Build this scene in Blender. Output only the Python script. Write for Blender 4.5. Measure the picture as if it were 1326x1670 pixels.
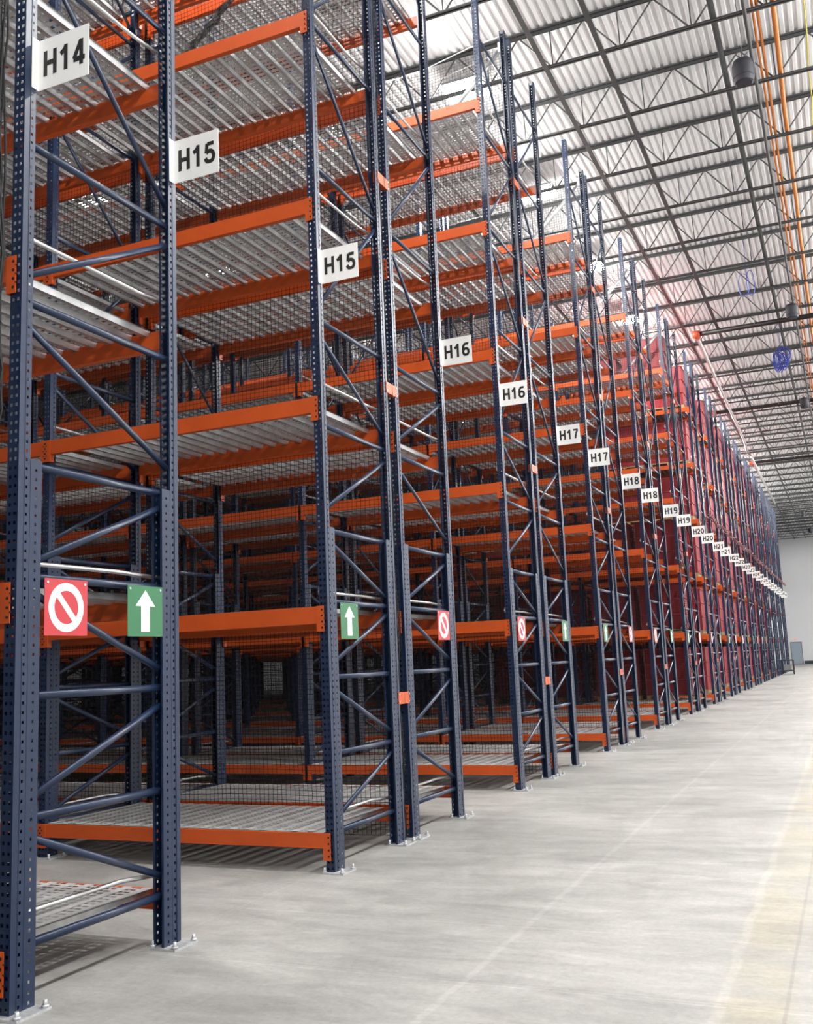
import bpy, math, random
from mathutils import Vector, Matrix
random.seed(7)
sc = bpy.context.scene
for o in list(bpy.data.objects): bpy.data.objects.remove(o)
COL = sc.collection
PI = math.pi

# ------------------------------------------------------------------ camera
FPX, YAW, PITCH, ROLL = 1618.26, .4111, .1513, -.0425
CAMX, CAMH = 3.9858, 1.6569
def cam_axes():
    cy, sy, cp, sp = math.cos(YAW), math.sin(YAW), math.cos(PITCH), math.sin(PITCH)
    f = Vector((-sy*cp, cy*cp, sp)); r = Vector((cy, sy, 0)); u = r.cross(f)
    c, s = math.cos(ROLL), math.sin(ROLL)
    return c*r + s*u, -s*r + c*u, f
_r, _u, _f = cam_axes()
cam = bpy.data.cameras.new('camera'); camo = bpy.data.objects.new('camera', cam); COL.objects.link(camo)
cam.sensor_fit = 'HORIZONTAL'; cam.sensor_width = 36; cam.lens = FPX/1326*36
cam.clip_start = .05; cam.clip_end = 400
M = Matrix((( _r.x, _u.x, -_f.x, CAMX), (_r.y, _u.y, -_f.y, 0), (_r.z, _u.z, -_f.z, CAMH), (0, 0, 0, 1)))
camo.matrix_world = M
sc.camera = camo

# ------------------------------------------------------------------ world, exposure, light powers
sc.view_settings.view_transform = 'Standard'; sc.view_settings.look = 'None'
sc.view_settings.exposure = 0.0; sc.view_settings.gamma = 1.0
sc.view_settings.use_curve_mapping = False
w = bpy.data.worlds.new('world'); sc.world = w; w.use_nodes = True
w.node_tree.nodes['Background'].inputs[0].default_value = (.6, .65, .7, 1)
w.node_tree.nodes['Background'].inputs[1].default_value = .3
sc.cycles.max_bounces = 6; sc.cycles.diffuse_bounces = 2; sc.cycles.glossy_bounces = 3
sc.cycles.transmission_bounces = 2; sc.cycles.transparent_max_bounces = 8
sc.cycles.sample_clamp_indirect = 6; sc.cycles.caustics_reflective = False; sc.cycles.caustics_refractive = False
sc.cycles.use_denoising = True
MAIN_W, AISLE_W, MAIN_OMNI, AISLE_OMNI = 400, 240, 400, 260      # watts of one lamp over the main aisle, over a rack aisle, spilled to the roof

# ------------------------------------------------------------------ mesh helpers
class MB:
    def __init__(s): s.v = []; s.f = []; s.m = []; s.sm = []
    def face(s, pts, m=0, sm=False):
        b = len(s.v); s.v += [tuple(p) for p in pts]; s.f.append(tuple(range(b, b+len(pts)))); s.m.append(m); s.sm.append(sm)
    def box(s, x0, x1, y0, y1, z0, z1, m=0):
        b = len(s.v)
        s.v += [(x0,y0,z0),(x1,y0,z0),(x1,y1,z0),(x0,y1,z0),(x0,y0,z1),(x1,y0,z1),(x1,y1,z1),(x0,y1,z1)]
        for q in ((0,3,2,1),(4,5,6,7),(0,1,5,4),(1,2,6,5),(2,3,7,6),(3,0,4,7)):
            s.f.append(tuple(b+i for i in q)); s.m.append(m); s.sm.append(False)
    def tube(s, pts, r, n=8, m=0, caps=True, sy=1.0):
        pts = [Vector(p) for p in pts]; b = len(s.v); k = len(pts)
        up = Vector((0, 0, 1))
        for i, p in enumerate(pts):
            d = (pts[min(i+1, k-1)]-pts[max(i-1, 0)]).normalized()
            a = d.cross(Vector((1, 0, 0)) if abs(d.x) < .9 else up).normalized(); c = d.cross(a)
            for j in range(n):
                t = 2*PI*(j+.5)/n
                s.v.append(tuple(p + a*(r*math.cos(t)) + c*(r*sy*math.sin(t))))
        for i in range(k-1):
            for j in range(n):
                j2 = (j+1) % n
                s.f.append((b+i*n+j, b+i*n+j2, b+(i+1)*n+j2, b+(i+1)*n+j)); s.m.append(m); s.sm.append(n > 6)
        if caps:
            s.f.append(tuple(b+j for j in range(n))[::-1]); s.m.append(m); s.sm.append(False)
            s.f.append(tuple(b+(k-1)*n+j for j in range(n))); s.m.append(m); s.sm.append(False)
    def cyl(s, c, r0, r1, z0, z1, n=16, m=0, caps=True):
        b = len(s.v)
        for z, r in ((z0, r0), (z1, r1)):
            for j in range(n):
                t = 2*PI*j/n; s.v.append((c[0]+r*math.cos(t), c[1]+r*math.sin(t), z))
        for j in range(n):
            j2 = (j+1) % n; s.f.append((b+j, b+j2, b+n+j2, b+n+j)); s.m.append(m); s.sm.append(True)
        if caps:
            s.f.append(tuple(b+j for j in range(n))[::-1]); s.m.append(m); s.sm.append(False)
            s.f.append(tuple(b+n+j for j in range(n))); s.m.append(m); s.sm.append(False)
    def add(s, o, off=(0, 0, 0), my=False):
        b = len(s.v)
        s.v += [(x+off[0], (-y if my else y)+off[1], z+off[2]) for x, y, z in o.v]
        s.f += [tuple(b+i for i in q) for q in o.f]; s.m += o.m; s.sm += o.sm
    def mesh(s, name, mats):
        me = bpy.data.meshes.new(name); me.from_pydata(s.v, [], s.f); me.update()
        for m in mats: me.materials.append(m)
        if any(s.m): me.polygons.foreach_set('material_index', s.m)
        if any(s.sm): me.polygons.foreach_set('use_smooth', s.sm)
        return me

def tag(o, label=None, cat=None, group=None, kind=None):
    if label: o['label'] = label
    if cat: o['category'] = cat
    if group: o['group'] = group
    if kind: o['kind'] = kind
    return o
def ob(name, data, parent=None, loc=None):
    o = bpy.data.objects.new(name, data); COL.objects.link(o)
    if parent: o.parent = parent
    if loc: o.location = loc
    return o
def copy_tree(o, parent=None):
    c = o.copy(); COL.objects.link(c); c.parent = parent
    for ch in KIDS.get(o.name, []): KIDS.setdefault(c.name, []).append(copy_tree(ch, c))
    return c
KIDS = {}
def kid(name, data, parent, loc=None):
    o = ob(name, data, parent, loc); KIDS.setdefault(parent.name, []).append(o); return o

# ------------------------------------------------------------------ materials
def mat(name, col, rough=.5, metal=0., noise=None, emit=None, spec=.5, bump=None):
    m = bpy.data.materials.new(name); m.use_nodes = True; nt = m.node_tree; b = nt.nodes['Principled BSDF']
    b.inputs['Base Color'].default_value = (*col, 1); b.inputs['Roughness'].default_value = rough
    b.inputs['Metallic'].default_value = metal; b.inputs['Specular IOR Level'].default_value = spec
    if noise:
        sc_, amt = noise
        tc = nt.nodes.new('ShaderNodeNewGeometry'); n = nt.nodes.new('ShaderNodeTexNoise'); n.inputs['Scale'].default_value = sc_; n.inputs['Detail'].default_value = 4
        nt.links.new(tc.outputs['Position'], n.inputs['Vector'])
        mr = nt.nodes.new('ShaderNodeMapRange'); mr.inputs[1].default_value = .3; mr.inputs[2].default_value = .7
        mr.inputs[3].default_value = 1-amt; mr.inputs[4].default_value = 1+amt
        nt.links.new(n.outputs[0], mr.inputs[0])
        vm = nt.nodes.new('ShaderNodeVectorMath'); vm.operation = 'SCALE'; vm.inputs[0].default_value = col
        nt.links.new(mr.outputs[0], vm.inputs['Scale']); nt.links.new(vm.outputs[0], b.inputs['Base Color'])
        if bump:
            bp = nt.nodes.new('ShaderNodeBump'); bp.inputs['Strength'].default_value = bump; bp.inputs['Distance'].default_value = .01
            nt.links.new(n.outputs[0], bp.inputs['Height']); nt.links.new(bp.outputs[0], b.inputs['Normal'])
    if emit:
        b.inputs['Emission Color'].default_value = (*emit[0], 1); b.inputs['Emission Strength'].default_value = emit[1]
    return m
BLUE = mat('blue_enamel', (.005, .017, .052), .34, noise=(3, .12), spec=.5)
ORANGE = mat('orange_enamel', (.55, .080, .009), .42, noise=(4, .07))
DARKHOLE = mat('bolt_hole_black', (.008, .008, .01), .8)
GALV = mat('galvanised_steel', (.60, .61, .62), .30, .92, noise=(9, .16))
GALV2 = mat('galvanised_plate', (.55, .56, .58), .5, .5, noise=(25, .2))
DECKM = mat('galvanised_deck_shaded', (.52, .525, .53), .36, .85, noise=(9, .2))  # deck ribs: same sheet as the bands, shade painted in as a darker tone
DECKS = mat('galvanised_deck_lit', (.66, .66, .66), .5, .5, noise=(14, .12))  # slotted bands and rib tops: same sheet, light painted in as a paler tone
NET = mat('black_net_cord', (.012, .012, .014), .8)
WHITE = mat('white_sign_plastic', (.92, .92, .91), .45)
BLACKP = mat('black_print', (.012, .012, .012), .5)
REDP = mat('red_sign_paint', (.50, .030, .042), .4)
GREENP = mat('green_sign_paint', (.024, .16, .062), .4)
STEELDK = mat('dark_joist_paint', (.062, .064, .066), .5, noise=(2, .15))
PIPEBK = mat('black_pipe_paint', (.02, .02, .021), .45)
CHROME = mat('bright_steel_pipe', (.7, .7, .69), .3, .8)
REDFIT = mat('red_pipe_fitting', (.6, .08, .03), .45)
ORCONDUIT = mat('orange_conduit', (.75, .22, .02), .45)
YELLOW = mat('yellow_cord', (.75, .66, .05), .5)
SPEAKER = mat('black_speaker_plastic', (.012, .012, .02), .6)
ROOFW = mat('white_roof_deck', (.90, .90, .91), .55, noise=(1.3, .05))
WALLW = mat('white_wall_panel', (.90, .91, .94), .6, noise=(.4, .02))
LAMP = mat('lamp_lens', (1, 1, 1), .4, emit=((1, .98, .93), 110))
HOUS = mat('lamp_housing', (.25, .25, .26), .5, .5)
REDBOX = mat('red_plastic_bin', (.25, .006, .012), .55, noise=(2, .15))
REDRIM = mat('red_bin_rim', (.38, .03, .04), .5)
WHITEBOX = mat('white_carton', (.78, .78, .76), .6, noise=(2, .06))
WOOD = mat('pallet_wood', (.38, .24, .12), .7, noise=(8, .2))
DOORM = mat('blue_grey_door_paint', (.36, .44, .52), .45)
BASEB = mat('dark_baseboard_paint', (.03, .04, .05), .6)
BLUECO = mat('blue_cable', (.03, .06, .40), .45)
BUNDLE = mat('bundled_net_cord', (.16, .07, .08), .8, noise=(6, .9))

def floor_material():
    m = bpy.data.materials.new('polished_concrete'); m.use_nodes = True; nt = m.node_tree; N = nt.nodes; L = nt.links
    b = N['Principled BSDF']; g = N.new('ShaderNodeNewGeometry'); P = g.outputs['Position']
    def noise(scale, detail=5, rough=.6, vec=P, dist=0.):
        n = N.new('ShaderNodeTexNoise'); n.inputs['Scale'].default_value = scale; n.inputs['Detail'].default_value = detail
        n.inputs['Roughness'].default_value = rough; n.inputs['Distortion'].default_value = dist; L.new(vec, n.inputs['Vector']); return n.outputs[0]
    def rng(v, a, b_, c, d):
        r = N.new('ShaderNodeMapRange'); r.clamp = True
        for i, x in enumerate((a, b_, c, d)): r.inputs[i+1].default_value = x
        L.new(v, r.inputs[0]); return r.outputs[0]
    def math_(op, a, c):
        q = N.new('ShaderNodeMath'); q.operation = op
        for i, x in enumerate((a, c)):
            if isinstance(x, (int, float)): q.inputs[i].default_value = x
            else: L.new(x, q.inputs[i])
        return q.outputs[0]
    st = N.new('ShaderNodeVectorMath'); st.operation = 'MULTIPLY'; st.inputs[1].default_value = (.45, 1.5, 1); L.new(P, st.inputs[0])
    big = rng(noise(.55, 6, .62), .3, .7, .74, 1.16)
    mid = rng(noise(2.6, 7, .7, st.outputs[0], .6), .3, .72, .74, 1.16)
    fine = rng(noise(24, 5, .8), .32, .68, .86, 1.10)
    v = math_('MULTIPLY', math_('MULTIPLY', big, mid), fine)
    sep = N.new('ShaderNodeSeparateXYZ'); L.new(P, sep.inputs[0]); X, Y = sep.outputs[0], sep.outputs[1]
    def line(axis, c, wd, wob=.0):
        a = axis
        if wob: a = math_('ADD', axis, rng(noise(1.6, 3), 0, 1, -wob, wob))
        return rng(math_('ABSOLUTE', math_('SUBTRACT', a, c), 0), wd*.5, wd, 1, 0)
    # wear marks and saw cuts: (axis, position, half width, wobble, factor)
    for ax, c, wd, wob, f in ((X, 1.96, .028, .03, 1.13), (X, 3.26, .035, .05, 1.11), (X, 3.55, .012, .01, .84), (X, -.155, .010, .0, 1.12),
                              (Y, 5.105, .009, .0, 1.16), (Y, 5.16, .008, .0, .88), (Y, 6.22, .012, .02, 1.13), (Y, 12.2, .01, 0, .85), (Y, 19.4, .01, 0, .85), (Y, 26.6, .01, 0, .85), (X, 7.2, .01, 0, .85)):
        v = math_('MULTIPLY', v, rng(line(ax, c, wd, wob), 0, 1, 1, f))
    cr = N.new('ShaderNodeVectorMath'); cr.operation = 'SCALE'; cr.inputs[0].default_value = (.372, .368, .353); L.new(v, cr.inputs['Scale'])
    mix = N.new('ShaderNodeMix'); mix.data_type = 'RGBA'; mix.blend_type = 'MULTIPLY'
    tan = rng(math_('ABSOLUTE', math_('SUBTRACT', X, 3.42), 0), .10, .22, .8, 0)
    tan = math_('MULTIPLY', tan, rng(noise(1.1, 4), .4, .6, .3, 1))
    L.new(tan, mix.inputs[0]); L.new(cr.outputs[0], mix.inputs[6]); mix.inputs[7].default_value = (1.04, .95, .78, 1)
    L.new(mix.outputs[2], b.inputs['Base Color'])
    L.new(rng(noise(3.2, 5), .3, .7, .38, .62), b.inputs['Roughness'])
    bp = N.new('ShaderNodeBump'); bp.inputs['Strength'].default_value = .12; bp.inputs['Distance'].default_value = .004
    L.new(fine, bp.inputs['Height']); L.new(bp.outputs[0], b.inputs['Normal'])
    return m
FLOOR = floor_material()

# ------------------------------------------------------------------ setting
PER, FW, GAP, BAY = 5.02, 1.3953, .1871, 3.06
YG = 12.4149; YC0 = YG-PER; YA = YG-2*PER+FW+GAP
LV = [.3138, 2.1642, 3.9832, 5.8217, 7.6604, 9.505]
TOP = 11.36
XL, XR, YN, YF = -38., 14., -9., 104.
ZD = 12.93
def struct(name, mb, mats, **k):
    o = ob(name, mb.mesh(name, mats)); o['kind'] = 'structure'; return o
b = MB(); b.box(XL, XR, YN, YF, -.2, 0); struct('floor', b, [FLOOR])
b = MB(); p = .1525; x = XL; prof = []
while x < XR:
    prof += [(x, ZD), (x+.062, ZD), (x+.085, ZD+.038), (x+.13, ZD+.038)]; x += p
prof.append((XR, ZD))
for (xa, za), (xb, zb) in zip(prof, prof[1:]): b.face([(xa, YN, za), (xa, YF, za), (xb, YF, zb), (xb, YN, zb)])
b.box(XL, XR, YN, YF, ZD+.05, ZD+.15)
struct('ceiling', b, [ROOFW])
b = MB(); b.box(XL, XR, YF, YF+.2, 0, 13.1); struct('wall_back', b, [WALLW])
b = MB(); b.box(XL, XR, YN-.2, YN, 0, 13.1); struct('wall_front', b, [WALLW])
b = MB(); b.box(XL-.2, XL, YN, YF, 0, 13.1); struct('wall_left', b, [WALLW])
b = MB(); b.box(XR, XR+.2, YN, YF, 0, 13.1); struct('wall_right', b, [WALLW])
b = MB(); b.box(-.2, XR, YF-.05, YF, 0, .30); struct('baseboard_back', b, [BASEB])
b = MB(); b.box(XL, XR, YF-.03, YF, 2.9, 2.93); struct('trim_1', b, [WALLW])
d = ob('door_1', None, None, (-1.3, YF, 0)); d['kind'] = 'structure'
b = MB(); b.box(.06, .98, -.06, 0, .02, 2.08); b.box(.75, .87, -.075, -.06, 1.6, 1.95)
kid('door_leaf', b.mesh('door_leaf', [DOORM]), d)
b = MB(); b.box(0, .06, -.09, 0, 0, 2.14); b.box(.98, 1.04, -.09, 0, 0, 2.14); b.box(.06, .98, -.09, 0, 2.08, 2.14)
kid('door_frame', b.mesh('door_frame', [HOUS]), d)
b = MB(); b.tube([(.14, -.06, 1.02), (.14, -.12, 1.02), (.26, -.12, 1.02)], .012, 6); kid('door_handle', b.mesh('door_handle', [CHROME]), d)
# ------------------------------------------------------------------ lettering
def text_mesh(name, s, h, wd, depth=.002, bold=.012):
    cu = bpy.data.curves.new(name, 'FONT'); cu.body = s; cu.size = 1; cu.offset = bold; cu.extrude = depth/2; cu.align_x = 'CENTER'
    o = bpy.data.objects.new(name, cu); COL.objects.link(o); dg = bpy.context.evaluated_depsgraph_get(); dg.update()
    me = bpy.data.meshes.new_from_object(o.evaluated_get(dg)); bpy.data.objects.remove(o)
    xs = [v.co.x for v in me.vertices]; ys = [v.co.y for v in me.vertices]
    x0, x1, y0, y1 = min(xs), max(xs), min(ys), max(ys)
    for v in me.vertices:   # local: x across, z up, facing -y
        X = (v.co.x-(x0+x1)/2)*wd/(x1-x0); Z = (v.co.y-(y0+y1)/2)*h/(y1-y0); v.co = (X, -v.co.z, Z)
    me.materials.clear()
    return me
t = ob('exit_sign', None, None, (-.8, YF-.005, 2.36)); tag(t, 'small red lettered exit sign on the far wall above the grey door', 'exit sign')
b = MB(); b.box(-.17, .17, -.05, 0, -.1, .1); kid('sign_case', b.mesh('sign_case', [WHITE]), t)
me = text_mesh('exit_lettering', 'EXIT', .13, .28); me.materials.append(mat('exit_red', (.8, .05, .05), .5, emit=((1, .1, .1), 1.0)))
kid('lettering', me, t, (0, -.052, 0))

# ------------------------------------------------------------------ rack parts (meshes shared by all copies)
def perf(mb, org, ud, zd, W, z0, z1, cols, pitch, hh):
    """sheet W wide with hole columns (centre, half width)"""
    org, ud = Vector(org), Vector(ud)
    P = lambda u, z: tuple(org+ud*u+Vector((0, 0, z)))
    edges = [0.]
    for c, hw in cols: edges += [c-hw, c+hw]
    edges.append(W)
    z = z0
    while z+pitch <= z1+1e-6:
        a, b_ = z+pitch/2-hh, z+pitch/2+hh
        mb.face([P(0, z), P(W, z), P(W, a), P(0, a)]); mb.face([P(0, b_), P(W, b_), P(W, z+pitch), P(0, z+pitch)])
        for i in range(0, len(edges), 2): mb.face([P(edges[i], a), P(edges[i+1], a), P(edges[i+1], b_), P(edges[i], b_)])
        z += pitch
    if z < z1: mb.face([P(0, z), P(W, z), P(W, z1), P(0, z1)])
def post_mb(s):
    """near post for s=1 (web at y=0, opening towards +y)"""
    m = MB(); pw, pd = .08, .084
    perf(m, (-pw, 0, 0), (1, 0, 0), None, pw, .012, TOP, ((.022, .008), (.058, .008)), .05, .009)
    perf(m, (0, 0, 0), (0, 1, 0), None, pd, .012, TOP, ((.058, .0065),), .05, .008)
    perf(m, (-pw, 0, 0), (0, 1, 0), None, pd, .012, TOP, ((.058, .0065),), .05, .008)
    m.face([(0, pd, .012), (0, pd, TOP), (-.014, pd, TOP), (-.014, pd, .012)]); m.face([(-pw, pd, .012), (-pw+.014, pd, .012), (-pw+.014, pd, TOP), (-pw, pd, TOP)])
    m.face([(-.002, .04, .012), (.003, .043, .012), (.003, .043, TOP), (-.002, .04, TOP)])
    if s < 0: m.v = [(x, FW-y, z) for x, y, z in m.v]
    return m
def reinf_mb(s):
    m = MB(); pw = .08; y0, y1 = .0865, .17; zt = 2.845
    perf(m, (.0, y0, 0), (0, 1, 0), None, y1-y0, .012, zt, ((.04, .0065),), .05, .008)
    perf(m, (-pw, y0, 0), (0, 1, 0), None, y1-y0, .012, zt, ((.04, .0065),), .05, .008)
    m.face([(0, y0, .012), (0, y0, zt), (-pw, y0, zt), (-pw, y0, .012)])
    m.face([(0, y1, .012), (0, y1, zt), (-.016, y1, zt), (-.016, y1, .012)]); m.face([(-pw, y1, .012), (-pw+.016, y1, .012), (-pw+.016, y1, zt), (-pw, y1, zt)])
    m.box(-.06, -.05, y0+.004, y0+.01, .012, zt)
    if s < 0: m.v = [(x, FW-y, z) for x, y, z in m.v]
    return m
def foot_mb(s):
    m = MB(); m.box(-.105, .095, -.045, .19, 0, .012)
    if s < 0: m.v = [(x, FW-y, z) for x, y, z in m.v]
    return m
def bolt_mb():
    m = MB(); m.cyl((0, 0), .011, .011, .012, .05, 6); m.cyl((0, 0), .02, .02, .012, .026, 6); return m
HZ = [.31, .94, 1.57, 2.205, 2.82, 3.75, 4.70, 6.16, 7.60, 9.05, 10.5]
DG = [(.43, .84), (1.46, 1.04), (1.69, 2.12), (2.72, 2.29), (3.0, 3.62), (4.56, 3.9), (4.84, 6.05), (7.46, 6.26), (7.72, 8.93), (10.38, 9.18)]
def brace_ends(z): return (.155, FW-.155) if z < 2.83 else (.07, FW-.07)
def hbrace(z):
    m = MB(); a, c = brace_ends(z); m.tube([(-.04, a, z), (-.04, c, z)], .024, 8, sy=.75); return m
def dbrace(z0, z1, mirror):
    m = MB(); a, c = brace_ends(max(z0, z1)-.05)
    if mirror: z0, z1 = z1, z0
    m.tube([(-.04, a, z0), (-.04, c, z1)], .022, 8, sy=.75); return m
def guard(z):
    m = MB(); h = z+(.13 if z < 3 else .2)
    m.tube([(-.10, .05, h), (-.13, .16, h), (-.13, .98, h), (-.115, 1.12, h-.01), (-.085, FW-.09, h-.02)], .014, 8)
    m.box(-.10, -.082, .03, .075, h-.03, h+.03); return m
ME = {}
for s, n in ((1, 'near'), (-1, 'far')):
    ME['post', s] = post_mb(s).mesh('post', [BLUE]); ME['reinf', s] = reinf_mb(s).mesh('post_reinforcement', [BLUE]); ME['foot', s] = foot_mb(s).mesh('foot_plate', [GALV2])
ME['bolt'] = bolt_mb().mesh('anchor_bolt', [GALV2])
for i, z in enumerate(HZ): ME['h', i] = hbrace(z).mesh('horizontal_brace', [BLUE])
for i, (a, c) in enumerate(DG):
    for mir in (0, 1): ME['d', i, mir] = dbrace(a, c, mir).mesh('diagonal_brace', [BLUE])
for i, z in enumerate(LV): ME['g', i] = guard(z).mesh('guard_bar', [GALV])
def full_frame(mirror):
    t = ob('upright_frame', None)
    for s in (1, -1):
        kid('post', ME['post', s], t); kid('post_reinforcement', ME['reinf', s], t)
        f = kid('foot_plate', ME['foot', s], t)
        for bx in (-.085, .075):
            for by in (-.025, .165):
                kid('anchor_bolt', ME['bolt'], f, (bx, by if s > 0 else FW-by, 0))
    for i in range(len(HZ)): kid('horizontal_brace', ME['h', i], t)
    for i in range(len(DG)): kid('diagonal_brace', ME['d', i, mirror], t)
    for i in range(len(LV)): kid('guard_bar', ME['g', i], t)
    return t
def merged_frame_mb(mirror, lod):
    """one mesh for frames too far off to show parts"""
    m = MB()
    for s in (1, -1):
        if lod == 0: m.add(post_mb(s)); 
        else:
            q = MB(); q.box(-.08, 0, 0, .084, 0, TOP)
            if s < 0: q.v = [(x, FW-y, z) for x, y, z in q.v]
            m.add(q)
        q = MB(); q.box(-.079, -.001, .085, .17, 0, 2.845); q.box(-.1, .09, -.04, .19, 0, .012, 1)
        if s < 0: q.v = [(x, FW-y, z) for x, y, z in q.v]
        m.add(q)
    for i, z in enumerate(HZ): m.add(hbrace(z))
    for a, c in DG: m.add(dbrace(a, c, mirror))
    for z in LV:
        g = guard(z); g.m = [1]*len(g.m); m.add(g)
    return m
for mir in (0, 1):
    for lod in (0, 1): ME['frame', mir, lod] = merged_frame_mb(mir, lod).mesh('upright_frame', [BLUE, GALV])

BH = [.118, .144, .138, .138, .138, .138]
def beam_mb(l, simple=False):
    """local: x from the frame's front corner (0) back to the next frame, z = 0 at the beam's top, y = 0 at the post web"""
    m = MB(); h = BH[l]; x0, x1 = -3.055, -.085
    # box beam with a step on its inner side that carries the deck
    prof = [(-.012, 0), (-.012, -h), (.042, -h), (.042, -.035), (.018, -.035), (.018, 0)]
    n = len(prof)
    for i in range(n):
        (ya, za), (yb, zb) = prof[i], prof[(i+1) % n]
        m.face([(x0, ya, za), (x0, yb, zb), (x1, yb, zb), (x1, ya, za)])
    m.face([(x1, y, z) for y, z in prof][::-1]); m.face([(x0, y, z) for y, z in prof])
    return m
def connector_mb(side):
    """plate hooked on the post, with bolt holes"""
    m = MB(); x0, x1 = (-.098, -.028) if side > 0 else (-3.128, -3.04)
    m.box(x0, x1, -.018, -.0125, -.212, .004)
    m.box(-.098, -.085, -.012, .04, -.212, 0) if side > 0 else m.box(-3.055, -3.043, -.012, .04, -.212, 0)
    cx = -.045 if side > 0 else -3.098
    for k in range(4): m.tube([(cx, -.0215, -.03-k*.05), (cx, -.017, -.03-k*.05)], .009, 6, 1)
    for k in range(3): m.tube([(cx+.022*side, -.0215, -.055-k*.05), (cx+.022*side, -.017, -.055-k*.05)], .006, 6, 1)
    return m
def my(m):  # mirrored for the rear face of a row
    q = MB(); q.add(m, (0, FW, 0), True); q.f = [tuple(reversed(f)) for f in q.f]; return q
for face in (0, 1):
    fx = (lambda m: m) if face == 0 else my
    for l in range(6): ME['beam', l, face] = fx(beam_mb(l)).mesh('beam_body', [ORANGE])
    for s in (1, -1): ME['conn', s, face] = fx(connector_mb(s)).mesh('end_connector', [ORANGE, DARKHOLE])
def simple_beam_mb(l, face):
    m = beam_mb(l); m.box(-.098, -.03, -.018, -.0125, -.212, .004); m.box(-3.128, -3.04, -.018, -.0125, -.212, .004)
    return m if face == 0 else my(m)
for face in (0, 1):
    for l in range(6): ME['sbeam', l, face] = simple_beam_mb(l, face).mesh('load_beam', [ORANGE])
def deck_mb(lod):
    m = MB(); x0, n, p = -3.05, 19, .1545; ya, yb = .021, FW-.021; zt, zb = .004, -.034
    for i in range(n):
        a = x0+i*p
        R = [(a, zt), (a+.010, zt), (a+.019, zb), (a+.051, zb), (a+.060, zt), (a+.070, zt)]
        for (xa, za), (xb, zz) in zip(R, R[1:]): m.face([(xa, ya, za), (xa, yb, za), (xb, yb, zz), (xb, ya, zz)])
        m.face([(a, ya, zt+.002), (a+.070, ya, zt+.002), (a+.070, yb, zt+.002), (a, yb, zt+.002)], 1)
        # slotted band between ribs: rungs with open slots
        s0, s1 = a+.070, a+p
        if i == n-1: continue
        k = 22 if lod == 0 else 9; dy = (yb-ya)/k; wdt = dy*.60
        for j in range(k):
            y = ya+j*dy; m.face([(s0, y, zt), (s0, y+wdt, zt), (s1, y+wdt, zt), (s1, y, zt)], 1)
        if lod == 0: m.face([(s0+.028, ya, zt+.001), (s0+.028, yb, zt+.001), (s0+.038, yb, zt+.001), (s0+.038, ya, zt+.001)], 1)
    return m
ME['deck', 0] = deck_mb(0).mesh('corrugated_deck', [DECKM, DECKS]); ME['deck', 1] = deck_mb(1).mesh('corrugated_deck', [DECKM, DECKS])

# ------------------------------------------------------------------ rack rows
def rowY(r): return YA if r == 0 else YC0+((r-1)//2)*PER+(0 if (r-1) % 2 == 0 else FW+GAP)
def mirrored(r): return 1 if (r == 0 or (r-1) % 2 == 1) else 0
NROW = 29
NB = [2, 2, 3, 4, 4, 6, 6, 7, 8, 8, 8, 9, 9, 9, 9, 9, 9, 8, 6, 5, 5, 4, 4, 3, 3, 3, 3, 3, 3]
def nbays(r): return NB[r]
ORD = ['first', 'second', 'third', 'fourth', 'fifth', 'sixth', 'seventh', 'eighth', 'ninth', 'tenth']
def rowname(r):
    if r == 0: return 'near side of aisle H15'
    k = (r-1)//2
    return ('far side of aisle H%d' % (15+k)) if (r-1) % 2 == 0 else ('near side of aisle H%d' % (16+k))
def bayname(i): return ORD[i]+' bay'
VIS = {}
VIS['beam'] = [0,1,100,101,200,201,301,1000,1001,1010,1100,1101,1110,1111,1200,1201,1210,1211,1300,1301,1310,1311,1400,1401,1410,1411,1501,1511,2000,2001,2010,2100,2101,2110,2111,2200,2201,2210,2211,2221,2300,2301,2310,2311,2321,2400,2401,2410,2411,2500,2501,2510,2511,3000,3001,3010,3020,3100,3101,3110,3111,3120,3121,3200,3201,3210,3211,3220,3221,3300,3301,3310,3311,3320,3400,3401,3410,3411,3420,3500,3501,3510,3511,3520,3521,4000,4001,4010,4020,4100,4101,4110,4111,4121,4131,4200,4201,4210,4211,4220,4221,4231,4300,4301,4400,4401,4410,4411,4421,4431,4500,4501,4510,4511,4531,5000,5001,5010,5020,5030,5100,5101,5110,5111,5120,5121,5130,5200,5201,5210,5211,5220,5221,5230,5231,5300,5301,5310,5311,5400,5401,5410,5420,5430,5440,5500,5501,6000,6020,6100,6101,6111,6121,6200,6201,6210,6211,6220,6221,6231,6300,6301,6311,6321,6331,6341,6400,6401,6500,6501,6511,6521,6531,6541,7000,7010,7020,7030,7050,7100,7101,7110,7111,7130,7200,7201,7210,7211,7220,7221,7230,7231,7300,7301,7400,7401,7411,7421,7500,7501,7510,7520,7530,7540,7550,8101,8200,8201,8210,8211,8221,8230,8231,8241,8300,8301,8400,8401,8410,8500,8501,9000,9010,9020,9040,9060,9100,9101,9140,9200,9201,9210,9211,9220,9221,9230,9231,9240,9241,9300,9301,9311,9321,9341,9400,9401,9500,9501,9510,10101,10200,10201,10211,10221,10241,10251,10300,10301,10310,10311,10320,10321,10331,10400,10401,10411,10421,10431,10441,10451,10471,10500,10501,11000,11030,11050,11100,11101,11110,11200,11201,11210,11220,11221,11230,11250,11300,11400,11401,11500,11501,12201,13100,13200,13331,13400,13410,13501,15100,15200]
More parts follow.
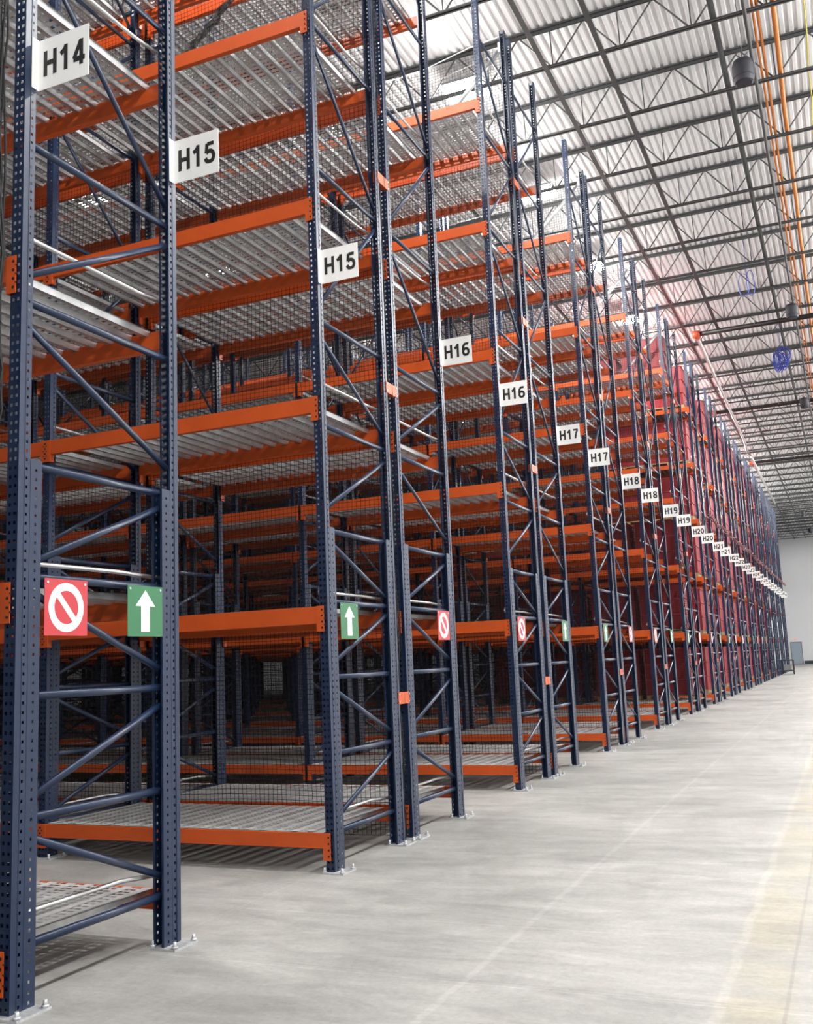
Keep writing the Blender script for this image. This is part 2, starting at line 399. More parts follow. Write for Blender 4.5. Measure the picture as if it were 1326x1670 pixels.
VIS['deck'] = [0,100,200,300,1000,1010,1100,1200,1210,1300,1310,1400,1410,1500,1510,2000,2010,2020,2100,2200,2210,2220,2300,2310,2320,2400,2410,2420,2500,2510,3000,3010,3020,3100,3200,3210,3220,3230,3300,3310,3320,3330,3400,3410,3420,3500,3510,3520,4000,4010,4020,4030,4100,4200,4210,4220,4230,4300,4310,4320,4400,4410,4420,4500,4510,4520,4530,5000,5010,5020,5030,5040,5100,5200,5210,5220,5230,5300,5310,5320,5400,5410,5420,5500,5510,6000,6010,6020,6030,6040,6100,6200,6210,6220,6230,6300,6310,6320,6330,6340,6350,6400,6410,6420,6500,6510,7000,7010,7020,7030,7040,7050,7200,7210,7220,7230,7300,7310,7400,7410,7420,7500,8000,8010,8020,8030,8040,8050,8060,8200,8210,8220,8230,8240,8300,8400,8410,8420,8500,8510,9000,9010,9020,9030,9040,9060,9070,9210,9300,9310,9400,9410,9420,9500,9510,9520,9530,10000,10010,10020,10030,10040,10060,10070,10100,10110,10200,10210,10300,10310,10320,10330,10340,10350,10370,10400,10410,10420,10430,10500,10510,10520,11000,11020,11030,11050,11100,11200,11210,11300,11400,11500,12000,12010,12020,12040,12050,12100,12110,12200,12210,12300,12400,12500,12510,12520,13000,13030,13040,13060,13100,13200,13300,13360,13370,13400,13410,13420,13500,14000,14040,14060,14100,14200,14300,14400,14500,15000,15030,15050,15070,15100,15200,15300,15400,15500,16000,16070,16100,16200,16300,16400,16500,17000,17040,17080,17100,17200,17300,17400,17500,18000,18080,18100,18200,18300,18400,18500,19000,19100,19200,19300,19400,19500,20000,20100,20200,20300,20400,20500,21000,21100,21200,21300,21400,21500,22000,22100,22200,22300,22400,22500,23000,23100,23200,23300,24000,24100,25000,25100,25200,25300,26000,26100,27000,27100,27200,27300,28000,28100]
def pick(kind, keys, limit=300):
    """the 300 that show largest (nearest first unless a measured order is given)"""
    if kind in VIS:
        s = set(VIS[kind][:limit]); return [k for k in keys if k in s], [k for k in keys if k not in s]
    def dist(k):
        r, l, i = k//1000, (k//100) % 10, (k//10) % 10
        return (Vector((-i*BAY-1.5, rowY(r), LV[l]))-Vector((CAMX, 0, CAMH))).length+6*i
    ks = sorted(keys, key=dist); return ks[:limit], ks[limit:]
frames, beams, decks = [], [], []
for r in range(NROW):
    for i in range(nbays(r)+1): frames.append(r*1000+i*10)
    for l in range(6):
        for i in range(nbays(r)):
            decks.append(r*1000+l*100+i*10)
            for face in (0, 1): beams.append(r*1000+l*100+i*10+face)
def stuff(name, items, label, cat, mats):
    m = MB()
    for mb, off in items: m.add(mb, off)
    o = ob(name, m.mesh(name, mats)); tag(o, label, cat, None, 'stuff'); return o

# upright frames
protoF = {0: None, 1: None}
fi, fo = pick('frame', frames)
for k in fi:
    r, i = k//1000, (k//10) % 10; mir = mirrored(r); loc = (-i*BAY, rowY(r), 0)
    near = (i == 0 and r <= 10) or (i == 1 and r <= 4) or (i == 2 and r <= 2)
    if near:
        if protoF[mir] is None: o = protoF[mir] = full_frame(mir)
        else: o = copy_tree(protoF[mir])
    else: o = ob('upright_frame', ME['frame', mir, 0 if rowY(r) < 26 and i < 5 else 1])
    o.location = loc
    where = 'end frame facing the main aisle' if i == 0 else '%s frame back from the main aisle' % ORD[i]
    tag(o, 'blue upright rack %s, %s' % (where, rowname(r)), 'rack frame', 'blue upright frames of the pallet racks', 'thing')
if fo:
    sm = {m_: merged_frame_mb(m_, 1) for m_ in (0, 1)}
    stuff('upright_frame', [(sm[mirrored(k//1000)], (-((k//10) % 10)*BAY, rowY(k//1000), 0)) for k in fo], 'remaining blue upright frames deep inside the far rack rows', 'rack frames', [BLUE, GALV])
# load beams
bi, bo = pick('beam', beams)
protoB = {}
for k in bi:
    r, l, i, face = k//1000, (k//100) % 10, (k//10) % 10, k % 10
    if (r <= 8 and i <= 1) or r <= 3:
        if (l, face) not in protoB:
            o = ob('load_beam', None); kid('beam_body', ME['beam', l, face], o)
            for s in (1, -1): kid('end_connector', ME['conn', s, face], o)
            protoB[l, face] = o
        else: o = copy_tree(protoB[l, face])
    else: o = ob('load_beam', ME['sbeam', l, face])
    o.location = (-i*BAY, rowY(r), LV[l])
    front = (face == 0) != (mirrored(r) == 1)
    tag(o, 'orange %s beam, %s level up, %s, %s' % ('aisle-side' if front else 'net-side', ORD[l], bayname(i), rowname(r)), 'rack beam', 'orange load beams of the pallet racks', 'thing')
if bo:
    sb = {(l, f): beam_mb(l) if f == 0 else my(beam_mb(l)) for l in range(6) for f in (0, 1)}
    stuff('load_beam', [(sb[(k//100) % 10, k % 10], (-((k//10) % 10)*BAY, rowY(k//1000), LV[(k//100) % 10])) for k in bo], 'remaining orange load beams deep inside the far rack rows', 'rack beams', [ORANGE])
# decks
di, do_ = pick('deck', decks)
for k in di:
    r, l, i = k//1000, (k//100) % 10, (k//10) % 10
    o = ob('corrugated_deck', ME['deck', 0 if rowY(r) < 30 and i < 4 else 1], None, (-i*BAY, rowY(r), LV[l]))
    tag(o, 'slotted galvanised deck resting on the %s level beams, %s, %s' % (ORD[l], bayname(i), rowname(r)), 'rack deck', 'galvanised decks of the pallet racks', 'thing')
if do_:
    dm = deck_mb(1)
    stuff('corrugated_deck', [(dm, (-((k//10) % 10)*BAY, rowY(k//1000), LV[(k//100) % 10])) for k in do_], 'remaining galvanised decks deep inside the far rack rows', 'rack decks', [DECKM, DECKS])

# row spacers joining back-to-back frames
b = MB(); b.box(-.05, .006, -.035, GAP+.035, -.055, .055)
for yy in (-.02, GAP+.02):
    for zz in (-.035, .035): b.tube([(.005, yy, zz), (.013, yy, zz)], .009, 6, 1)
me_sp = b.mesh('row_spacer', [ORANGE, GALV])
for kk in range(14):
    for zi, z in enumerate((1.33, 4.40, 6.65, 8.87)):
        o = ob('row_spacer', me_sp, None, (0, YC0+kk*PER+FW, z))
        tag(o, 'orange spacer plate, %s from the floor, joining frames between aisles H%d and H%d' % (ORD[zi], 15+kk, 16+kk), 'spacer plate', 'orange row spacers between back-to-back frames')

# ------------------------------------------------------------------ safety nets
def net_mb(L, z0, z1, cell=.05, th=.0052, amp=.03):
    m = MB(); rnd = random.Random(3)
    def dy(x, z): return amp*math.sin(1.7*x+.8*math.sin(z*1.3))*math.sin(1.1*z+.5*x)+.012*math.sin(5*x+3*z)
    nx = int(L/cell); nz = int((z1-z0)/cell); cs = .5
    h = th/2
    for i in range(nx+1):
        x = -i*cell; z = z0
        while z < z1-1e-6:
            zz = min(z+cs, z1); xa = x+.012*math.sin(z*2+i*.05); xb = x+.012*math.sin(zz*2+i*.05)
            m.face([(xa-h, dy(x, z), z), (xa+h, dy(x, z), z), (xb+h, dy(x, zz), zz), (xb-h, dy(x, zz), zz)]); z = zz
    for j in range(nz+1):
        z = z0+j*cell; x = 0
        while x > -L+1e-6:
            xx = max(x-cs, -L); za = z+.010*math.sin(x*3+j*.07); zb = z+.010*math.sin(xx*3+j*.07)
            m.face([(x, dy(x, z), za-h), (x, dy(x, z), za+h), (xx, dy(xx, z), zb+h), (xx, dy(xx, z), zb-h)]); x = xx
    return m
def bunch_mb(h0=.02, h1=11.2):
    m = MB(); rnd = random.Random(5)
    for k in range(7):
        pts = []; z = h0; ax = rnd.uniform(-.05, -.01); ay = rnd.uniform(-.05, .05)
        while z < h1: pts.append((ax+rnd.uniform(-.02, .02), ay+rnd.uniform(-.02, .02), z)); z += .22
        m.tube(pts, .007, 4)
    for k in range(60):
        z = rnd.uniform(h0, h1-.3); m.tube([(rnd.uniform(-.06, 0), rnd.uniform(-.06, .06), z+j*.05) for j in range(4)], .003, 3)
    return m
netc = {}; me_bunch = bunch_mb().mesh('gathered_edge', [NET])
def net_for(L, z0, z1):
    key = (round(L, 2), z0, z1)
    if key not in netc: netc[key] = net_mb(L, z0, z1).mesh('safety_net', [NET])
    return netc[key]
t = ob('safety_net', None, None, (-.06, YA-.14, 0)); kid('net_panel', net_for(6.1, .05, 11.2), t); kid('gathered_edge', me_bunch, t, (.01, .03, 0))
tag(t, 'black safety net hanging in front of the nearest rack row at the left', 'safety net', 'black safety nets behind the rack rows')
for kk in range(14):
    nb = nbays(1+2*kk)
    t = ob('safety_net', None, None, (0, YC0+kk*PER+FW+GAP/2, 0)); kid('net_panel', net_for(nb*BAY, .05, 11.2), t)
    kid('gathered_edge', me_bunch, t, (-.03, 0, 0))
    tag(t, 'black safety net between the back-to-back rack rows of aisles H%d and H%d' % (15+kk, 16+kk), 'safety net', 'black safety nets behind the rack rows')
# gathered net along the ends of the far rows and the curtain above it
m = MB(); rnd = random.Random(9); y = 34.
for k in range(5):
    pts = []; y = 34.
    while y < 76: pts.append((.14+rnd.uniform(-.07, .07), y, 6.08+rnd.uniform(-.13, .10))); y += .45
    m.tube(pts, .016, 5)
o = ob('rolled_net', m.mesh('rolled_net', [BUNDLE])); tag(o, 'reddish rolled-up net strung along the far rack ends above the aisle signs', 'rolled net')

# ------------------------------------------------------------------ signs
def sign_mesh():
    m = MB(); m.box(.0, .372, -.0015, .0015, -.158, .158); m.box(.0005, .0035, -.055, .0, -.158, .158); return m
def arc(cx, cy, rx, ry, a0, a1, n=14): return [(cx+rx*math.cos(math.radians(a0+(a1-a0)*i/n)), cy+ry*math.sin(math.radians(a0+(a1-a0)*i/n))) for i in range(n+1)]
GL = {  # centre lines of bold strokes on a 0-1 wide, 0-1.5 high cell
 'H': [[(.12, 0), (.12, 1.5)], [(.88, 0), (.88, 1.5)], [(.12, .76), (.88, .76)]],
 '0': [arc(.5, .75, .36, .63, 90, 450, 28)],
 '1': [[(.60, 0), (.60, 1.5)], [(.60, 1.36), (.42, 1.16), (.18, 1.02)]],
 '2': [arc(.5, 1.02, .35, .37, 165, -20) + [(.62, .62), (.16, .13)], [(.10, .12), (.90, .12)]],
 '3': [arc(.46, 1.07, .34, .32, 160, -88), arc(.46, .44, .38, .33, 88, -165)],
 '4': [[(.68, 0), (.68, 1.5)], [(.64, 1.42), (.10, .42)], [(.06, .38), (.96, .38)]],
 '5': [[(.86, 1.38), (.28, 1.38)], [(.27, 1.40), (.19, .74)], arc(.48, .48, .37, .38, 135, -165)],
 '6': [arc(.5, .47, .35, .36, 0, 360, 24), arc(.60, .80, .46, .60, 62, 195)],
 '7': [[(.08, 1.38), (.92, 1.38)], [(.86, 1.36), (.56, .80), (.40, 0)]],
 '8': [arc(.5, 1.10, .31, .29, 0, 360, 24), arc(.5, .43, .36, .32, 0, 360, 24)],
 '9': [arc(.5, 1.03, .35, .36, 0, 360, 24), arc(.40, .70, .46, .60, -118, 15)]}
def glyph_mesh(txt_, h, wd):
    m = MB(); n = len(txt_); cw = wd/(n+(n-1)*.16); sx, sz = cw, h/1.5; hw = .150; zo = 0.
    for i, ch in enumerate(txt_):
        x0 = -wd/2+i*cw*1.16
        for st in GL[ch]:
            for (xa, za), (xb, zb) in zip(st, st[1:]):
                dx, dz = xb-xa, zb-za; L_ = math.hypot(dx, dz); nx, nz = -dz/L_*hw, dx/L_*hw
                e = .035 if len(st) > 4 else 0.; ex, ez = dx/L_*e, dz/L_*e; zo += 2e-6
                q = [(xa-ex+nx, za-ez+nz), (xb+ex+nx, zb+ez+nz), (xb+ex-nx, zb+ez-nz), (xa-ex-nx, za-ez-nz)]
                m.face([(x0+u*sx, -zo, min(max(v, 0), 1.5)*sz-h/2) for u, v in q][::-1])
    return m.mesh('lettering', [BLACKP])
me_plate = sign_mesh().mesh('sign_plate', [WHITE]); txt = {}
def aisle_sign(n, y, label):
    t = ob('aisle_sign', None, None, (.002, y, 5.182)); tag(t, label, 'aisle sign', 'white aisle number signs')
    kid('sign_plate', me_plate, t)
    if n not in txt:
        txt[n] = glyph_mesh('H%d' % n, .158, .305)
    kid('lettering', txt[n], t, (.195, -.003, 0))
aisle_sign(14, YA+.10, 'white sign reading H14 on the nearest rack post')
aisle_sign(15, YA+FW-.02, 'white sign reading H15, the nearer and larger of the two')
def sideword(n, far): return 'white sign reading H%d, the %s of its pair' % (n, 'farther and smaller' if far else 'nearer and larger')
for kk in range(14):
    n = 15+kk; aisle_sign(n, YC0+kk*PER+.06, sideword(n, True))
    if kk < 13: aisle_sign(n+1, YC0+kk*PER+2*FW+GAP-.03, sideword(n+1, False))
# square direction signs fixed to the end frames
def plate_mb(): m = MB(); m.box(-.0015, .0015, -.167, .167, -.156, .156); return m
me_red = plate_mb().mesh('sign_plate', [REDP]); me_green = plate_mb().mesh('sign_plate', [GREENP]); me_wht = plate_mb().mesh('sign_plate', [WHITE])
m = MB(); n_ = 40
for j in range(n_):
    a, c = 2*PI*j/n_, 2*PI*(j+1)/n_
    m.face([(0, .137*math.cos(a), .137*math.sin(a)), (0, .137*math.cos(c), .137*math.sin(c)), (0, .093*math.cos(c), .093*math.sin(c)), (0, .093*math.cos(a), .093*math.sin(a))])
q = [(-.1, .018), (-.1, -.018), (.1, -.018), (.1, .018)]; ca = math.cos(math.radians(-47)); sa = math.sin(math.radians(-47))
m.face([(0.0003, u*ca-v*sa, u*sa+v*ca) for u, v in q]); me_ring = m.mesh('prohibition_symbol', [WHITE])
m = MB(); m.face([(0, -.095, .03), (0, 0, .13), (0, .095, .03)][::-1]); m.face([(0, -.042, .0301), (0, -.042, -.128), (0, .042, -.128), (0, .042, .0301)])
me_arrow = m.mesh('arrow_symbol', [WHITE])
m = MB(); m.tube([(0, 0, 0), (.004, 0, 0)], .008, 8); me_rivet = m.mesh('rivet', [GALV])
def dir_sign(kind, y, label):
    t = ob('no_entry_sign' if kind == 'no' else 'arrow_sign', None, None, (.012, y, 2.045)); tag(t, label, 'sign', 'square direction signs on the end frames')
    kid('sign_plate', me_red if kind == 'no' else me_green, t); kid('prohibition_symbol' if kind == 'no' else 'arrow_symbol', me_ring if kind == 'no' else me_arrow, t, (.002, 0, 0))
    for yy in (-.145, .145): kid('rivet', me_rivet, t, (.001, yy, .135))
dir_sign('no', YA+.355, 'red no-entry sign beside the nearest rack post')
dir_sign('go', YA+FW-.355, 'green sign with white up arrow at the near side of aisle H15')
for kk in range(10):
    n = 15+kk; kind = 'go' if n % 2 else 'no'; nm = 'green up-arrow sign' if kind == 'go' else 'red no-entry sign'
    dir_sign(kind, YC0+kk*PER+.375, '%s on the end frame, far side of aisle H%d' % (nm, n))
    n += 1; kind = 'go' if n % 2 else 'no'; nm = 'green up-arrow sign' if kind == 'go' else 'red no-entry sign'
    dir_sign(kind, YC0+kk*PER+2*FW+GAP-.385, '%s on the end frame, near side of aisle H%d' % (nm, n))

# ------------------------------------------------------------------ stored goods
def bin_mb():
    m = MB(); W, D = 1.30, 1.12
    for k in range(3):
        z = .14+k*.44
        m.box(-W/2+.02, W/2-.02, -D/2+.02, D/2-.02, z, z+.40); m.box(-W/2, W/2, -D/2, D/2, z+.41, z+.435, 1)
        for x in (-.42, -.14, .14, .42): m.box(x-.02, x+.02, -D/2+.002, D/2-.002, z, z+.40)
    return m
def pallet_mb():
    m = MB()
    for x in (-.58, 0, .58): m.box(x-.05, x+.05, -.54, .54, 0, .10)
    for k in range(7): m.box(-.64, .64, -.54+k*.165, -.45+k*.165, .10, .135)
    return m
def carton_mb():
    m = MB()
    for k in range(2):
        for a in (-1, 1):
            m.box(a*.31-.29, a*.31+.29, -.5, .5, .14+k*.5, .62+k*.5); m.box(a*.31-.03, a*.31+.03, -.502, .502, .14+k*.5, .621+k*.5)
    return m
me_bin, me_pal, me_car = bin_mb().mesh('stacked_bins', [REDBOX, REDRIM]), pallet_mb().mesh('pallet', [WOOD]), carton_mb().mesh('carton_stack', [WHITEBOX])
protoG = {}
def goods(kind, r, l, i, s):
    if kind not in protoG:
        t = ob('bin_stack' if kind == 'red' else 'carton_stack', None); kid('pallet', me_pal, t); kid('stacked_bins' if kind == 'red' else 'cartons', me_bin if kind == 'red' else me_car, t)
        protoG[kind] = t
    else: t = copy_tree(protoG[kind])
    t.location = (-i*BAY-(.84 if s == 0 else 2.28), rowY(r)+FW/2, LV[l]+.006)
    nm = 'red bin stack' if kind == 'red' else 'white carton stack'
    tag(t, '%s, %s level, %s half of %s, %s' % (nm, ORD[l], 'outer' if s == 0 else 'inner', bayname(i), rowname(r)), 'bin stack' if kind == 'red' else 'carton stack',
        'red bin stacks stored in the far racks' if kind == 'red' else 'white carton stacks stored in the farthest racks')
for kk in range(4, 11):
    for l in range(6):
        if kk > 4:
            for s_ in (0, 1) if kk < 8 else (0,): goods('red', 1+2*kk, l, 0, s_)
        for s_ in (0, 1) if kk < 7 else (0,):
            if not (kk == 4 and l in (3, 4)): goods('red', 2+2*kk, l, 0, s_)
    if kk in (4, 5):
        for l in (0, 1, 2):
            for s_ in (0, 1): goods('red', 2+2*kk, l, 1, s_)
for kk in range(11, 14):
    for l in range(4):
        goods('white', 1+2*kk, l, 0, 0)
        if l < 2: goods('white', 2+2*kk, l, 0, 0)
# trolley by the far rack ends
t = ob('trolley', None, None, (.32, 66.2, 0)); tag(t, 'small dark trolley parked at the far end of the rack rows', 'trolley')
b = MB(); b.box(-.4, .4, -.4, .4, .84, .9); kid('table_top', b.mesh('table_top', [PIPEBK]), t)
b = MB(); b.box(-.38, .38, -.38, .38, .2, .26); kid('shelf', b.mesh('shelf', [PIPEBK]), t)
for sx in (-1, 1):
    for sy in (-1, 1):
        b = MB(); b.box(sx*.36-.03, sx*.36+.03, sy*.36-.03, sy*.36+.03, .1, .84); lg = kid('leg', b.mesh('leg', [PIPEBK]), t)
        b = MB(); b.tube([(sx*.36-.02, sy*.36, .05), (sx*.36+.02, sy*.36, .05)], .05, 10); kid('wheel', b.mesh('wheel', [DARKHOLE]), lg)
b = MB(); b.box(-.2, .25, -.25, .25, .265, .6); o = ob('storage_box', b.mesh('storage_box', [HOUS]), None, (.32, 66.2, 0)); tag(o, 'grey box resting on the lower shelf of the dark trolley', 'box')

# ------------------------------------------------------------------ roof structure
ZB, ZT = 12.12, 12.90
m = MB()
for a in (-1, 1): m.box(XL+.02, XR-.02, min(a*.012, a*.055), max(a*.012, a*.055), ZB, ZB+.012); m.box(XL+.02, XR-.02, min(a*.012, a*.018), max(a*.012, a*.018), ZB, ZB+.05)
me_bc = m.mesh('bottom_chord', [STEELDK])
m = MB()
for a in (-1, 1): m.box(XL+.02, XR-.02, min(a*.012, a*.06), max(a*.012, a*.06), ZT-.012, ZT); m.box(XL+.02, XR-.02, min(a*.012, a*.02), max(a*.012, a*.02), ZT-.065, ZT)
m.box(XL+.02, XR-.02, -.045, .045, ZT, ZD-.003)
me_tc = m.mesh('top_chord', [STEELDK])
m = MB(); x = 2.564-1.21*33
while x < XR-.7:
    if x > XL+.7:
        m.tube([(x-.04, 0, ZB+.03), (x-.605, 0, ZT-.03)], .0165, 6); m.tube([(x+.04, 0, ZB+.03), (x+.605, 0, ZT-.03)], .0165, 6); m.tube([(x, 0, ZB+.03), (x-.02, 0, ZT-.03)], .011, 6)
    x += 1.21
me_web = m.mesh('web_rods', [STEELDK])
JALL = [18.53-2.29*6+2.29*q for q in range(44)]
def jkey(y):
    if y > rowY(28)+FW: return 'between last rack row and far wall'
    if y < YA+FW: return 'above the nearest rack row'
    k = int((y-YA-FW)/PER); fr = (y-YA-FW)-k*PER
    return 'above aisle H%d' % (15+k) if fr < 2.1 else 'above the back-to-back racks after aisle H%d' % (15+k)
def jlabel(y):
    same = [q for q in JALL if q < YF-.3 and jkey(q) == jkey(y)]; n = min(range(len(same)), key=lambda q: abs(same[q]-y))
    pos = '' if len(same) == 1 else (', nearer of two' if n == 0 else ', farther of two') if len(same) == 2 else ', %s from the front' % (ORD+['eleventh', 'twelfth', 'thirteenth', 'fourteenth'])[n]
    return 'dark open-web roof joist %s%s' % (jkey(y), pos)
j0 = None; JY = []
y = 18.53-2.29*6; idx = 0
while y < YF-.3:
    JY.append(y)
    if j0 is None:
        j0 = ob('roof_joist', None); kid('top_chord', me_tc, j0); kid('bottom_chord', me_bc, j0); kid('web_rods', me_web, j0); j = j0
    else: j = copy_tree(j0)
    j.location = (0, y, 0); tag(j, jlabel(y), 'roof joist', 'dark open-web joists under the roof', 'thing')
    idx += 1; y += 2.29
def ypipe(name, x, z, r, m_, label, cat, y0=YN, y1=YF, n=8, wob=0, hang=0):
    b = MB(); rnd = random.Random(int(x*100)+7); pts = []; y = y0
    if wob:
        while y < y1: pts.append((x+rnd.uniform(-wob, wob), y, z+rnd.uniform(-wob, wob)*.5)); y += 1.15
        pts.append((x, y1, z))
    else: pts = [(x, y0, z), (x, y1, z)]
    b.tube(pts, r, n); o = ob(name, b.mesh(name, [m_])); tag(o, label, cat); return o
def angle_bar(x, z, label):
    b = MB(); b.box(x-.045, x+.045, YN, YF, z-.006, z); b.box(x-.045, x-.037, YN, YF, z, z+.07)
    o = ob('bridging_angle', b.mesh('bridging_angle', [STEELDK])); tag(o, label, 'bridging', 'bridging angles along the joists')
angle_bar(.02, ZB-.002, 'dark bridging angle running above the ends of the racks')
angle_bar(1.04, ZB-.002, 'dark bridging angle second out from the rack ends')
angle_bar(-3.1, ZB-.002, 'dark bridging angle above the first rack bays')
angle_bar(-7.9, ZB-.002, 'dark bridging angle above the third rack bays')
ypipe('roof_pipe', 2.92, ZB+.12, .055, STEELDK, 'thick dark pipe along the roof left of the hanging speakers', 'pipe')
ypipe('roof_pipe', 3.43, ZB-.07, .035, STEELDK, 'thin dark pipe along the roof between speakers and orange conduits', 'pipe', wob=.01)
ypipe('conduit', 3.86, ZB+.10, .048, ORCONDUIT, 'thick orange conduit under the roof, the right one', 'conduit', wob=.012, y1=80)
ypipe('conduit', 3.625, ZB+.09, .026, ORCONDUIT, 'thin orange conduit left of the thick one', 'conduit', wob=.008, y1=80)
ypipe('conduit', 3.545, ZB+.085, .024, ORCONDUIT, 'second thin orange conduit running closely beside the first', 'conduit', wob=.008, y1=80)
ypipe('cord', 4.35, ZB+.05, .012, YELLOW, 'thin yellow cord under the roof at the right edge', 'cord', wob=.02, y1=40)
# sprinkler mains
for n_, (yy, x0, z) in enumerate(((32.7, .40, 11.93), (44.9, -.5, 12.06), (58.6, -.1, 12.07))):
    t = ob('sprinkler_main', None, None, (0, yy, z)); tag(t, 'thick black pipe crossing the hall under the joists, %s from the front' % ORD[n_], 'pipe', 'black sprinkler mains')
    b = MB(); b.tube([(x0, 0, 0), (XR, 0, 0)], .085, 10); kid('pipe_run', b.mesh('pipe_run', [PIPEBK]), t)
    b = MB(); b.tube([(x0-.13, 0, 0), (x0+.10, 0, 0)], .125, 10); b.tube([(x0-.02, 0, 0), (x0-.02, .22, -.02)], .115, 10); kid('elbow', b.mesh('elbow', [REDFIT]), t)
    for hx in (2.2, 6.5, 10.8):
        b = MB(); b.box(hx-.012, hx+.012, -.09, .09, .0, .19); kid('hanger', b.mesh('hanger', [GALV2]), t)
b = MB(); b.tube([(.38, 32.9, 11.9), (.30, 40, 11.88), (.2, 51, 11.86), (.2, 52.2, 11.5)], .06, 10)
o = ob('bright_pipe', b.mesh('bright_pipe', [CHROME])); tag(o, 'bright steel pipe running back from the red elbow above the rack ends', 'pipe')
b = MB(); b.tube([(.1, 55.8, 11.9), (.08, 75, 11.88)], .07, 10); o = ob('bright_pipe', b.mesh('bright_pipe', [CHROME])); tag(o, 'bright steel pipe continuing along the farthest rack ends', 'pipe')

# hanging speakers
b = MB(); prof = [(.0, .0), (.13, .0), (.155, .02), (.175, .09), (.18, .16), (.178, .33), (.15, .41), (.07, .44), (0, .44)]
for (ra, za), (rb, zb) in zip(prof, prof[1:]): b.cyl((0, 0), ra, rb, za, zb, 20, 0, False)
me_spk = b.mesh('speaker_body', [SPEAKER]); b = MB(); b.cyl((0, 0), .178, .182, .095, .115, 20); me_spr = b.mesh('trim_ring', [SPEAKER])
b = MB(); b.tube([(0, 0, .46), (.02, 0, .9), (-.02, 0, 1.5), (0, 0, 1.72)], .007, 5); b.tube([(0, 0, .46), (.1, 0, .56)], .01, 5); b.tube([(0, 0, .46), (-.1, 0, .56)], .01, 5); me_spw = b.mesh('hanging_wire', [STEELDK])
sp0 = None
for n_, (x, y, z) in enumerate(((3.29, 16.75, 11.16), (3.40, 30.2, 11.16), (3.27, 42.4, 11.18), (1.70, 78.2, 11.16), (1.88, 90.3, 11.16))):
    if sp0 is None: s_ = sp0 = ob('pendant_speaker', None); kid('speaker_body', me_spk, s_); kid('trim_ring', me_spr, s_); kid('hanging_wire', me_spw, s_)
    else: s_ = copy_tree(sp0)
    s_.location = (x, y, z); tag(s_, 'black barrel speaker hanging from the roof, %s from the front' % ORD[n_], 'speaker', 'black pendant speakers')
# blue cable coils
for n_, (x, y, nl) in enumerate(((2.79, 36.0, 16), (2.38, 27.9, 2))):
    b = MB(); rnd = random.Random(n_+2)
    for k in range(nl):
        pts = []; cx, cz = rnd.uniform(-.18, .18), rnd.uniform(-.25, .0); ra, rb = rnd.uniform(.10, .22), rnd.uniform(.2, .42)
        for j in range(15): a = 2*PI*j/14; pts.append((cx+ra*math.cos(a), rnd.uniform(-.05, .05), cz+rb*math.sin(a)))
        b.tube(pts, .011, 5, 0, False)
    b.tube([(0, 0, .2), (0, 0, 1.2)], .008, 5)
    o = ob('cable_coil', b.mesh('cable_coil', [BLUECO]), None, (x, y, 11.72)); tag(o, 'tangle of bright blue cable hanging from the roof' if n_ == 0 else 'small thin loop of blue cable hanging nearer the front', 'cable')
b = MB(); rnd = random.Random(4)
for k in range(5):
    P0, P1 = Vector((-2.526, 8.9, 8.826)), Vector((-1.855, 8.9, 9.359)); b.tube([P0.lerp(P1, j/9)+Vector((rnd.uniform(-.04, .04), rnd.uniform(-.04, .04), rnd.uniform(-.03, .03))) for j in range(10)], .022, 5)
o = ob('rolled_net', b.mesh('rolled_net', [mat('grey_net_roll', (.10, .10, .10), .8, noise=(40, .8))])); tag(o, 'grey twisted roll of net hanging diagonally high behind the first bays of aisle H15', 'rolled net')
# galvanised struts at the tops of the back-to-back frames
b = MB(); b.tube([(0, 0, 11.16), (-1.35, -.02, 9.85)], .04, 8); b.box(-.05, .01, -.04, .04, 11.08, 11.24); me_st = b.mesh('top_strut', [GALV])
b = MB(); b.tube([(.0, -.1, 11.32), (-.6, -.14, 11.25), (-1.5, -.12, 11.1), (-3.0, -.1, 11.12)], .008, 5); b.tube([(.0, .1, 11.22), (-1.1, .12, 11.05), (-3, .1, 10.95)], .008, 5); me_wc = b.mesh('white_cord', [WHITE])
for kk in range(1, 8):
    y = YC0+kk*PER+FW+GAP/2
    o = ob('top_strut', me_st, None, (-.09, y-.04, 0)); tag(o, 'galvanised diagonal strut at the rack top between aisles H%d and H%d' % (15+kk, 16+kk), 'strut', 'galvanised top struts')
    o = ob('tie_cord', me_wc, None, (0, y, 0)); tag(o, 'thin white tie cord along the net top between aisles H%d and H%d' % (15+kk, 16+kk), 'cord', 'white tie cords at the net tops')

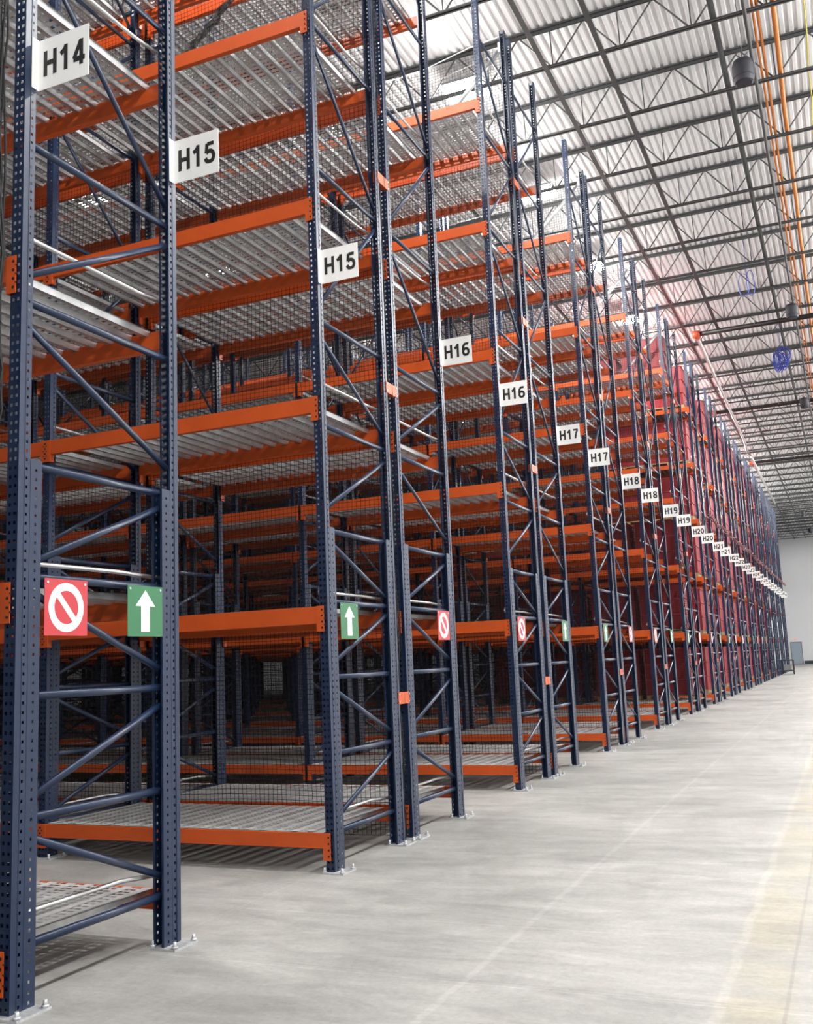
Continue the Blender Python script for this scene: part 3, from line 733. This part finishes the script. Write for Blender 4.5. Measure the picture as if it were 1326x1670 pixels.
# ------------------------------------------------------------------ lamps
b = MB(); b.box(-.41, .41, -.31, .31, .03, .08); b.box(-.12, .12, -.08, .08, .10, .18); me_lh = b.mesh('lamp_housing', [HOUS])
b = MB(); b.box(-.40, .40, -.30, -.02, -.03, .03); me_l1 = b.mesh('lamp_lens', [LAMP]); b = MB(); b.box(-.40, .40, .02, .30, -.03, .03); me_l2 = b.mesh('lamp_lens', [LAMP])
b = MB(); b.tube([(-.25, 0, .1), (0, 0, .42), (0, 0, .525)], .004, 4); b.tube([(.25, 0, .1), (0, 0, .42), (0, 0, .525)], .004, 4); me_lw = b.mesh('hanger_wire', [GALV])
def area(name, power, size, col=(1, .985, .955), spread=PI):
    l = bpy.data.lights.new(name, 'AREA'); l.energy = power; l.color = col; l.shape = 'RECTANGLE'; l.size, l.size_y = size; l.spread = spread; return l
L_main = area('main_lamp', MAIN_W, (.66, .46)); L_ais = area('aisle_lamp', AISLE_W, (.66, .46)); 
def omni(name, power):
    l = bpy.data.lights.new(name, 'POINT'); l.energy = power; l.color = (1, .985, .955); l.shadow_soft_size = .14; return l
O_main = omni('main_lamp_glow', MAIN_OMNI); O_ais = omni('aisle_lamp_glow', AISLE_OMNI)
lm = {}
def fixture(x, y, z, ld, label, group):
    for jy in JY:
        if abs(y-jy) < .38: y = jy+(.38 if y >= jy else -.38)
    t = ob('high_bay_lamp', None, None, (x, y, z)); tag(t, label, 'lamp', group)
    kid('lamp_housing', me_lh, t); kid('lamp_lens', me_l1, t); kid('lamp_lens', me_l2, t); kid('hanger_wire', me_lw, t)
    if not ld: return
    lo = kid('lamp_light', ld, t, (0, 0, -.05))
    kid('lamp_glow', O_main if ld is L_main else O_ais, t, (0, 0, -.18))
for kk in range(-1, 14):
    y = 11.39+kk*PER+.0
    for c, x in enumerate((-1.65, -10.8)):
        if c and (kk > 8 or kk < 0): continue
        fixture(x, y, 12.40, None if c else L_ais, 'glowing high bay lamp over aisle H%d, %s back from the main aisle' % (16+kk, ORD[c]), 'high bay lamps over the rack aisles')
for n_ in range(1, 21):
    y = -8.69+n_*5.02
    fixture(7.45, y, 12.40, L_main, 'high bay lamp over the main aisle at the right, level with aisle H%d' % (13+n_), 'high bay lamps over the main aisle')
